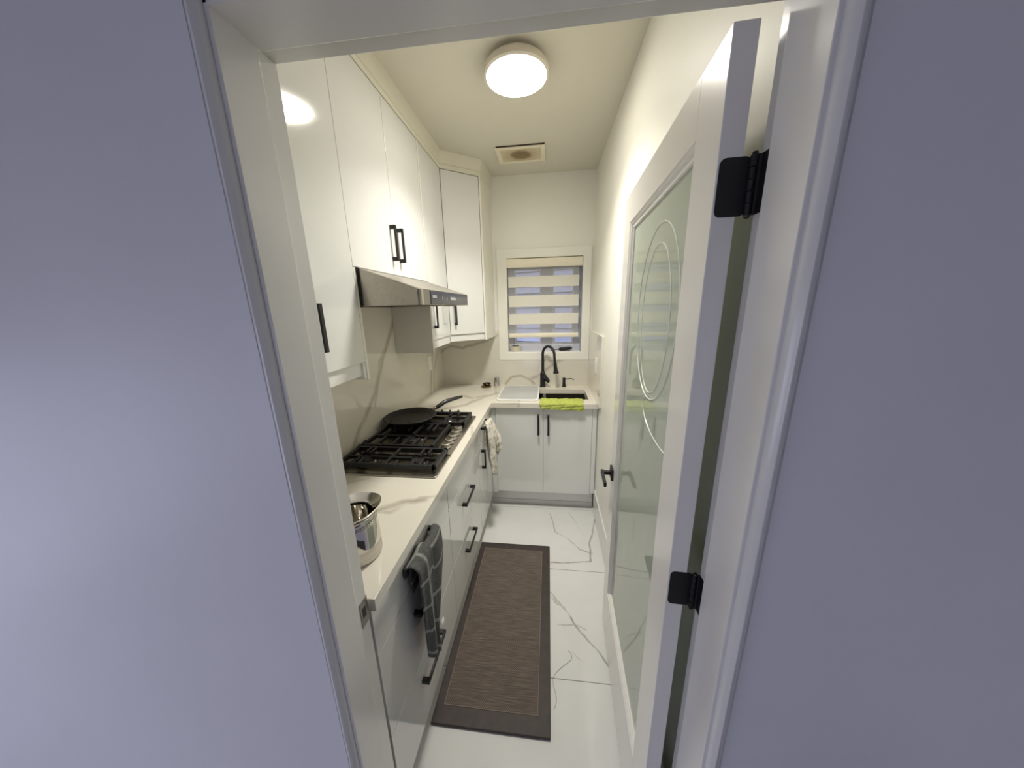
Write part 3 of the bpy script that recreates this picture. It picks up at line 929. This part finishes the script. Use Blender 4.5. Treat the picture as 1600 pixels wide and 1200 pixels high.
# ------------------------------------------------------------------ hob
t = thing('gas_hob', (-.71, 1.52, .91), 'stainless five-burner gas hob set into the worktop', 'hob')
bm = prism(rrect(-.955, -.468, 1.135, 1.905, .012), .9102, .917)
put('tray', bm, m_cooktop, t, bevel=.003)
put('raised_panel', prism(rrect(-.940, -.556, 1.350, 1.892, .010), .917, .9195), m_hobdark, t, bevel=.002)
put('raised_panel', prism(rrect(-.940, -.490, 1.168, 1.330, .010), .917, .9195), m_hobdark, t, bevel=.002)
put('divider_trim', box(-.56, -.464, 1.334, 1.343, .917, .9215), m_mirror, t, bevel=.001)
def burner(x, y, r):
    b = put('burner', lathe([(0, 0), (r * 1.25, 0), (r * 1.25, .003), (r * 1.05, .005), (r * 1.05, .013), (r * .95, .016), (0, .016)], (x, y, .9195), 32), m_hobdark, t, smooth=True)
    put('burner_cap', lathe([(0, .016), (r * .96, .016), (r * .98, .021), (r * .90, .024), (0, .0235)], (x, y, .9195), 32), m_iron, b, smooth=True)
    tb = bmesh.new(); lathe([(0, 0), (.004, 0), (.004, .018), (0, .020)], (x + r * 1.3, y - .01, .9195), 10, tb)
    put('igniter', tb, m_plug, b, smooth=True)
BUR = [(-.835, 1.235, .036), (-.590, 1.232, .028), (-.725, 1.475, .050), (-.835, 1.735, .040), (-.615, 1.775, .034)]
for x, y, r in BUR: burner(x, y, r)
def grate(x0, x1, y0, y1, burners, fingers):
    bm = bmesh.new()
    zt_, zb_, w = .9555, .9385, .0115
    B = lambda xa, xb, ya, yb, za=zb_, zc=zt_: add_box(bm, xa, xb, ya, yb, za, zc)
    B(x0, x1, y0, y0 + w * 1.3, .934); B(x0, x1, y1 - w * 1.3, y1, .934)
    B(x0, x0 + w * 1.3, y0, y1, .934); B(x1 - w * 1.3, x1, y0, y1, .934)
    for x in (x0 + .006, x1 - .006):
        for y in (y0 + .006, y1 - .006): lathe([(0, 0), (.007, 0), (.006, .018), (0, .018)], (x, y, .9195), 10, bm)
    for bx, by, br in burners:
        g = .024
        B(bx - w / 2, bx + w / 2, y0 + w, by - g); B(bx - w / 2, bx + w / 2, by + g, y1 - w)
        xl = max(x0 + w, bx - .115); xr = min(x1 - w, bx + .115)
        B(xl if len(burners) > 1 and bx > x0 + .2 else x0 + w, bx - g, by - w / 2, by + w / 2)
        B(bx + g, xr if len(burners) > 1 and bx < x1 - .2 else x1 - w, by - w / 2, by + w / 2)
    for fx_ in (x0 + .075, x1 - .075):
        B(fx_ - w / 2, fx_ + w / 2, y0 + w, y0 + (y1 - y0) * .36)
        B(fx_ - w / 2, fx_ + w / 2, y1 - (y1 - y0) * .36, y1 - w)
    if len(burners) == 1:
        for k_ in (-1, 1):
            B(burners[0][0] + k_ * .055 - w / 2, burners[0][0] + k_ * .055 + w / 2, y0 + w, y0 + .10)
            B(burners[0][0] + k_ * .055 - w / 2, burners[0][0] + k_ * .055 + w / 2, y1 - .10, y1 - w)
    if len(burners) > 1:
        xm = (burners[0][0] + burners[1][0]) / 2
        B(xm - w / 2, xm + w / 2, y0 + w, y1 - w)
    for fx, fy in fingers:                     # upturned tips along the edges
        v = add_box(bm, fx - .006, fx + .006, fy - .016, fy + .016, zt_ - .006, zt_ + .010)
        for q_ in v:
            if q_.co.z > zt_ and q_.co.y < fy: q_.co.z = zt_
    return put('grate', bm, m_iron, t, bevel=.0015, seg=1)
grate(-.935, -.480, 1.160, 1.338, BUR[:2], [(-.928, 1.32), (-.86, 1.172), (-.74, 1.172), (-.66, 1.172), (-.52, 1.172)])
grate(-.935, -.560, 1.352, 1.660, [BUR[2]], [(-.928, 1.37), (-.928, 1.645), (-.82, 1.645), (-.62, 1.365)])
grate(-.935, -.490, 1.676, 1.868, BUR[3:], [(-.69, 1.862), (-.635, 1.862), (-.58, 1.862)])
for k in range(5):
    y = 1.418 + k * .056
    kb = put('knob', lathe([(0, 0), (.0235, 0), (.0235, .004), (.0205, .005), (.020, .021), (.0165, .023), (0, .023)], (-.517, y, .9195), 28), m_knobside, t, smooth=True, angle=30)
    put('knob_face', lathe([(0, 0), (.0155, 0), (.0150, .001), (0, .001)], (-.517, y, .9425), 24), m_knobtop, kb)

# ------------------------------------------------------------------ frying pan
pc = Vector((-.826, 1.705, .956))
t = thing('frying_pan', pc, 'flat black crepe pan resting on the back of the hob', 'pan')
put('dish', lathe([(0, 0), (.118, 0), (.126, .003), (.146, .026), (.150, .029), (.1515, .028), (.149, .031), (.143, .028), (.122, .007), (.115, .0045), (0, .0045)], pc, 72), m_pan, t, smooth=True)
h0 = Vector((-.722, 1.845, .988)); h1 = Vector((-.584, 1.993, 1.022))
hdv = (h1 - h0)
sdv = Vector((-hdv.y, hdv.x, 0)).normalized()
rimp = lambda s: pc + Vector(((h0 - pc).x, (h0 - pc).y, 0)).normalized() * .142 + sdv * s + Vector((0, 0, .024))
bm = tube([rimp(.028), h0 + sdv * .006], .0032, 8); tube([rimp(-.028), h0 - sdv * .006], .0032, 8, bm)
put('handle_bracket', bm, m_iron, t, smooth=True)
hp = [h0 - hdv * .03, h0 + hdv * .05, h0 + hdv * .17 + Vector((0, 0, .004)), h0 + hdv * .33 + Vector((0, 0, .013)), h0 + hdv * .6 + Vector((0, 0, .010)), h0 + hdv * .85 + Vector((0, 0, .004)), h1]
put('handle', tube(hp, [.009, .0125, .0135, .0140, .0130, .0115, .008], 14), mat('black bakelite', (.014, .014, .014), .25), t, smooth=True, angle=60)
put('ferrule', tube([h0 - hdv * .03, h0 + hdv * .05], .0105, 12), m_hobdark, t, smooth=True)

# ------------------------------------------------------------------ steel pot
pc = Vector((-.557, .716, .91))
t = thing('steel_pot', pc, 'polished steel milk pot with a flared lip, half hidden by the left jamb', 'pot')
m_brush = mat('matte steel band', (.55, .53, .49), .32, metal=1, var=.1, vs=6, stretch=(1, 1, 60))
prof = [(0, 0), (.064, 0), (.068, .004), (.0695, .012), (.0695, .045)]
bm = lathe(prof, pc, 72)
put('band', bm, m_brush, t, smooth=True, angle=30)
def pot_bowl():
    bm = lathe([(.0695, .045), (.0685, .08), (.066, .105), (.0615, .122), (.0595, .129), (.064, .137), (.0725, .147), (.0755, .152), (.0762, .1535), (.0750, .1545), (.0705, .148), (.0620, .139), (.0575, .130), (.0600, .120), (.0640, .100), (.0660, .06), (.066, .006), (0, .004)], pc, 72)
    # pull the lip into a shallow spout on the side facing the hob
    sp_ = Vector((.62, .78))
    for v in bm.verts:
        d_ = Vector((v.co.x - pc.x, v.co.y - pc.y)); r_ = d_.length
        if v.co.z > pc.z + .132 and r_ > .055:
            c_ = max(0, d_.normalized().dot(sp_)) ** 6
            k_ = (v.co.z - pc.z - .132) / .022
            v.co.x += sp_.x * .010 * c_ * k_; v.co.y += sp_.y * .010 * c_ * k_
    return bm
put('bowl', pot_bowl(), m_mirror, t, smooth=True, angle=50)
bm = bmesh.new()
for z_ in (.112, .117):
    lathe([(.0655, 0), (.0668, .001), (.0655, .002)], pc + Vector((0, 0, z_)), 64, bm)
put('rib', bm, m_mirror, t, smooth=True)

# ------------------------------------------------------------------ sink
t = thing('kitchen_sink', (-.04, 2.47, .69), 'dark stainless double-bowl sink set under the worktop', 'sink')
def bowl(x0, x1):
    bm = bmesh.new()
    def ring(o, z, r): return [bm.verts.new((x, y, z)) for x, y in rrect(x0 + o, x1 - o, HY0 + .002 + o, HY1 - .002 - o, r)]
    R_ = [ring(-.012, .870, .02), ring(-.012, .8715, .02), ring(0, .8715, .012), ring(.002, .70, .012), ring(.014, .690, .012)]
    for A, B in zip(R_, R_[1:]):
        for k in range(len(A)): bm.faces.new([A[k], A[(k + 1) % len(A)], B[(k + 1) % len(A)], B[k]])
    bm.faces.new(R_[-1])
    return bm
put('bowl', bowl(HX0 + .004, -.045), m_sink, t, smooth=True)
put('bowl', bowl(-.020, HX1 - .004), m_sink, t, smooth=True)
put('divider', box(-.046, -.019, HY0 + .003, HY1 - .003, .80, .871), m_sink, t, bevel=.004)
for x in (-.21, .14):
    dr_ = put('drain', lathe([(0, .002), (.03, .002), (.042, .004), (.045, .001), (.045, 0), (0, 0)], (x, 2.47, .6895), 32), m_steel, t, smooth=True)

# faucet
fx, fy = -.048, 2.715
t = thing('kitchen_tap', (fx, fy, .91), 'tall matte black gooseneck tap behind the sink', 'tap')
put('base', lathe([(0, 0), (.027, 0), (.027, .004), (.0245, .007), (.0235, .018), (.0225, .120), (.0180, .134), (.013, .139), (0, .139)], (fx, fy, .91), 32), m_black, t, smooth=True)
gx, gy = .100, -.085
pts = [Vector((fx, fy, 1.04)), Vector((fx, fy, 1.12)), Vector((fx, fy, 1.20))]
for k in range(1, 15):
    a = pi * k / 15 * .97
    s_ = (1 - cos(a)) / 2
    pts.append(Vector((fx + gx * s_, fy + gy * s_, 1.20 + .075 * sin(a))))
pts += [Vector((fx + gx * 1.02, fy + gy * 1.02, 1.165)), Vector((fx + gx * 1.07, fy + gy * 1.07, 1.13))]
put('neck', tube(pts, .0115, 16), m_black, t, smooth=True)
hs = pts[-1]; he = hs + Vector((.008, -.006, -.078))
put('spray_head', tube([hs + Vector((0, 0, .01)), hs, hs * .8 + he * .2, hs * .55 + he * .45, hs * .25 + he * .75, hs * .1 + he * .9, he], [.012, .0138, .0140, .0150, .0195, .0235, .0235], 24), m_black, t, smooth=True, angle=50)
lv = put('lever_body', tube([(fx, fy, .995), (fx + .022, fy - .010, .990), (fx + .050, fy - .018, .968)], [.018, .021, .017], 18), m_black, t, smooth=True, angle=60)
put('lever_tip', tube([(fx + .012, fy - .012, 1.030), (fx + .030, fy - .02, 1.000), (fx + .050, fy - .03, .965), (fx + .058, fy - .033, .960)], [.010, .013, .016, .010], 14), m_black, t, smooth=True, angle=60)
# soap dispenser
sx, sy = .140, 2.718
t = thing('soap_dispenser', (sx, sy, .91), 'short matte black soap dispenser right of the tap', 'soap dispenser')
put('body', lathe([(0, 0), (.021, 0), (.021, .003), (.0145, .008), (.0135, .040), (.0125, .055), (.0135, .057), (.0135, .078), (.011, .081), (0, .081)], (sx, sy, .91), 28), m_black, t, smooth=True)
put('spout', tube([(sx, sy, .980), (sx + .03, sy - .005, .981), (sx + .058, sy - .01, .985), (sx + .075, sy - .013, .982), (sx + .083, sy - .014, .973)], [.005, .0045, .004, .004, .0035], 10), m_black, t, smooth=True)

# drying tray over the left bowl
t = thing('drying_tray', (-.235, 2.49, .911), 'grey ribbed dish drying tray with a white rim covering the left bowl', 'tray')
TX0, TX1, TY0, TY1 = -.400, -.072, 2.262, 2.715
put('rim', prism(rrect(TX0, TX1, TY0, TY1, .045, 8), .9105, .9175), m_trayw, t, bevel=.003)
bm = prism(rrect(TX0 + .012, TX1 - .012, TY0 + .030, TY1 - .012, .036, 8), .9175, .9192)
put('mat_surface', bm, m_tray, t, bevel=.001)
bm = bmesh.new()
for k in range(19):
    x = TX0 + .03 + k * (TX1 - TX0 - .06) / 18
    add_box(bm, x - .0035, x + .0035, TY0 + .06, TY1 - .04, .9192, .9212)
rb = put('rib', bm, m_tray, t); rb['kind'] = 'stuff'
put('foot', box(-.225, -.217, TY0 - .004, TY0 + .004, .9105, .9135), m_black, t)

# lime cloth over the front edge
def green(u, v):
    x = -.058 + u * .318 + .004 * sin(v * 9)
    s = v * .175
    wr = .0022 * sin(u * 23 + v * 7) + .0018 * sin(u * 51 + v * 19 + 1) + .002 * sin(v * 30 + u * 9)
    top = .085
    if s < top: y, z = 2.318 - s, .9165 + wr + .002 * (1 if s > .01 else 0)
    else:
        k = s - top
        if k < .016:
            a = k / .016 * pi / 2; y, z = 2.233 - .0 - (.0265 * sin(a)), .9165 + wr * .6 - .012 * (1 - cos(a))
        else: y, z = 2.2065 - wr * .8, .9045 - (k - .016) * (.50 + .14 * u)
    return (x, y, z)
o = put('microfibre_cloth', sheet(green, 40, 28), m_green, smooth=True, origin=(.1, 2.26, .912), angle=180)
solid(o, .006)
tag(o, 'folded lime green cloth draped over the front edge of the sink', 'cloth')

# tumbler, small pot lid dish
t = tag(put('steel_tumbler', lathe([(0, 0), (.0275, 0), (.0285, .003), (.026, .04), (.0225, .082), (.0215, .089), (.019, .0905), (0, .0895)], (-.460, 2.700, .9102), 28), m_mirror, smooth=True, origin=(-.46, 2.70, .9102), angle=30), 'small upturned steel tumbler on the worktop left of the drying tray', 'tumbler')
t = thing('small_dish', (-.556, 2.690, .9102), 'small dark brown dish on a brass base beside the steel tumbler', 'dish')
put('base', lathe([(0, 0), (.040, 0), (.047, .004), (.046, .010), (.038, .012), (0, .012)], (-.556, 2.690, .9102), 32), m_gold, t, smooth=True)
put('bowl', lathe([(0, .012), (.022, .012), (.034, .020), (.0375, .032), (.036, .034), (.030, .022), (0, .018)], (-.552, 2.695, .9102), 32), m_brown, t, smooth=True)
put('knob', lathe([(0, .016), (.006, .016), (.008, .024), (0, .028)], (-.552, 2.695, .9102), 16), m_mirror, t, smooth=True)

# things on the window sill
t = thing('tape_roll', (-.297, 2.812, WZ0 + .003), 'clear yellowish roll of tape lying on the window sill', 'tape')
zc = WZ0 + .0032
put('tape', lathe([(.034, 0), (.050, 0), (.050, .046), (.034, .046), (.034, 0)], (-.297, 2.83, zc), 40), m_tape, t, smooth=True, angle=30)
put('core', lathe([(.031, 0), (.0338, 0), (.0338, .047), (.031, .047), (.031, 0)], (-.297, 2.83, zc), 40), m_tapec, t, smooth=True, angle=30)
t = thing('scrubbing_brush', (.12, 2.822, WZ0 + .003), 'black oval brush with a thin wire handle on the window sill', 'brush')
bmb = lathe([(0, -.012), (.030, -.011), (.040, -.004), (.041, .004), (.030, .012), (0, .014)], (0, 0, 0), 28)
bmb.transform(Matrix.Translation(Vector((.150, 2.822, WZ0 + .022))) @ Matrix.Rotation(radians(-5), 4, 'Y') @ Matrix.Diagonal((1.55, .7, 1.1, 1)))
put('brush_head', bmb, m_black, t, smooth=True)
put('wire_handle', tube([(.095, 2.822, WZ0 + .018), (.05, 2.818, WZ0 + .012), (.02, 2.81, WZ0 + .0075)], .003, 8), m_black, t, smooth=True)

# ------------------------------------------------------------------ hanging cloths
t = thing('hand_towel', (-.395, .85, .45), 'dark grey plaid towel folded over the top drawer pull nearest the doorway', 'towel')
xb = XF + .024                           # centre line of the bar
def drape(y_top, y_bot, zlow, xo, back, amp, ph, bulge=.0):
    """closed-over-bar strip; u across, v along (back hem -> over the bar -> front hem)"""
    Lb, Lf, rr = back, .815 - zlow[0], .011 + xo
    def fn(u, v):
        zl = zlow[0] + (zlow[1] - zlow[0]) * u
        lf = .812 - zl
        tot = Lb + pi * rr + lf
        s = v * tot
        if s < Lb: x, z, k = xb - rr * .7, .806 - (Lb - s), (Lb - s) / lf
        elif s < Lb + pi * rr:
            a = (s - Lb) / rr; x, z, k = xb - rr * cos(a), .806 + rr * sin(a) * 1.1, 0
        else: k = (s - Lb - pi * rr) / lf; x, z = xb + rr, .806 - k * lf
        k = min(1, max(0, k))
        kk = k ** 1.3
        ya = y_top[0] + (y_bot[0] - y_top[0]) * kk
        yb = y_top[1] + (y_bot[1] - y_top[1]) * kk + bulge * sin(pi * min(1, k * 1.1))
        y = ya + (yb - ya) * u
        w_ = amp * sin(u * 2 * pi * 1.6 + ph + k * 1.5) * (.25 + k)
        if s > Lb: x += w_ + amp * .4 * (1 - k * .5)
        z += .006 * sin(u * 7 + ph) * (1 if 0 < k else .6)
        return (x, y, z)
    return fn
o = put('fold', sheet(drape((.765, .974), (.800, .882), (.50, .46), .004, .10, .010, .4, .045), 20, 44, .19, .52), m_plaid, t, smooth=True, angle=180)
solid(o, .007)
o = put('fold', sheet(drape((.748, .858), (.768, .842), (.455, .385), .016, .02, .007, 2.2), 14, 44, .12, .50), m_plaid, t, smooth=True, angle=180)
solid(o, .008)
o = put('care_tag', sheet(lambda u, v: (XF + .062 + .004 * sin(v * 3), .858 + u * .022, .50 - v * .035), 2, 4), m_tag, t)
solid(o, .001)

t = thing('tea_towel', (-.39, 2.0, .5), 'crumpled cream patterned cloth hanging from the pull of the inner corner cabinet', 'towel')
def bunch(path_, rx, ry, ph, n=28, m_=26):
    """gathered cloth: closed loft whose section is a rippled ellipse"""
    P_ = [Vector(p) for p in path_]
    bm = bmesh.new(); rings = []
    def lerp(L_, t_):
        f = t_ * (len(L_) - 1); i = min(int(f), len(L_) - 2); k = f - i; k = k * k * (3 - 2 * k) * .5 + k * .5
        return L_[i] * (1 - k) + L_[i + 1] * k
    for j in range(m_ + 1):
        t_ = j / m_
        c, a_, b_ = lerp(P_, t_), lerp(rx, t_), lerp(ry, t_)
        ring = []
        for i in range(n):
            th = 2 * pi * i / n
            rp = 1 + .20 * sin(4 * th + ph + 2.5 * t_) + .12 * sin(7 * th - ph + 9 * t_) + .07 * sin(23 * t_ + ph + th)
            zz = .012 * sin(3 * th + ph) * (1 if j == m_ else 0)
            ring.append(bm.verts.new((c.x + a_ * rp * cos(th), c.y + b_ * rp * sin(th), c.z + zz)))
        rings.append(ring)
    for A, B in zip(rings, rings[1:]):
        for i in range(n): bm.faces.new([A[i], A[(i + 1) % n], B[(i + 1) % n], B[i]])
    bm.faces.new(rings[0][::-1]); bm.faces.new(rings[-1])
    return bm
X0 = XF + .003
put('fold', bunch([(-.416, 1.985, .850), (-.404, 1.980, .815), (-.392, 1.970, .72), (-.388, 1.962, .63), (-.379, 1.955, .55), (-.372, 1.950, .478)],
                  [.013, .019, .022, .024, .022, .017], [.045, .052, .050, .045, .042, .036], .4), m_beige, t, smooth=True, angle=180)
put('fold', bunch([(-.410, 2.040, .846), (-.382, 2.040, .78), (-.352, 2.038, .70), (-.346, 2.036, .64), (-.358, 2.034, .598)],
                  [.012, .014, .018, .019, .012], [.030, .036, .040, .036, .028], 2.1), m_beige, t, smooth=True, angle=180)
put('fold', bunch([(-.424, 1.945, .835), (-.424, 1.94, .78), (-.424, 1.94, .70)], [.007, .009, .006], [.014, .016, .010], 1.2), m_beige, t, smooth=True, angle=180)

# ------------------------------------------------------------------ rug
t = thing('kitchen_mat', (-.22, 1.33, 0), 'long dark brown kitchen mat with a woven centre on the marble floor', 'mat')
ry0, ry1, rx0, rx1 = .832, 1.820, -.458, .016
bm = cells('Z', 0, [rx0, rx0 + .037, rx1 - .051, rx1], [ry0, ry0 + .065, ry1 - .055, ry1], lambda i, j: not (i == 1 and j == 1), .0005, .0125)
put('border', bm, m_rugb, t, bevel=.004, seg=3)
put('woven_centre', box(rx0 + .036, rx1 - .050, ry0 + .064, ry1 - .054, .0008, .0118), m_rug, t)
put('binding', cells('Z', 0, [rx0 + .035, rx0 + .038, rx1 - .052, rx1 - .049], [ry0 + .063, ry0 + .066, ry1 - .056, ry1 - .053], lambda i, j: not (i == 1 and j == 1), .011, .0128), mat('tan rug stitching', (.17, .135, .11), .8), t)

# small dark scrap and a loose thread on the floor
tag(put('loose_thread', tube(bez((.10, 1.165, .0008), (.16, 1.12, .0008), (.05, 1.10, .0008), (.028, 1.04, .0008), 20) + bez((.028, 1.04, .0008), (.02, 1.0, .0008), (.06, .98, .0008), (.03, .93, .0008), 14)[1:], .0006, 5), mat('dark thread', (.06, .05, .05), .8), origin=(.06, 1.05, 0)),
    'thin dark thread curling on the floor tiles right of the mat', 'thread')
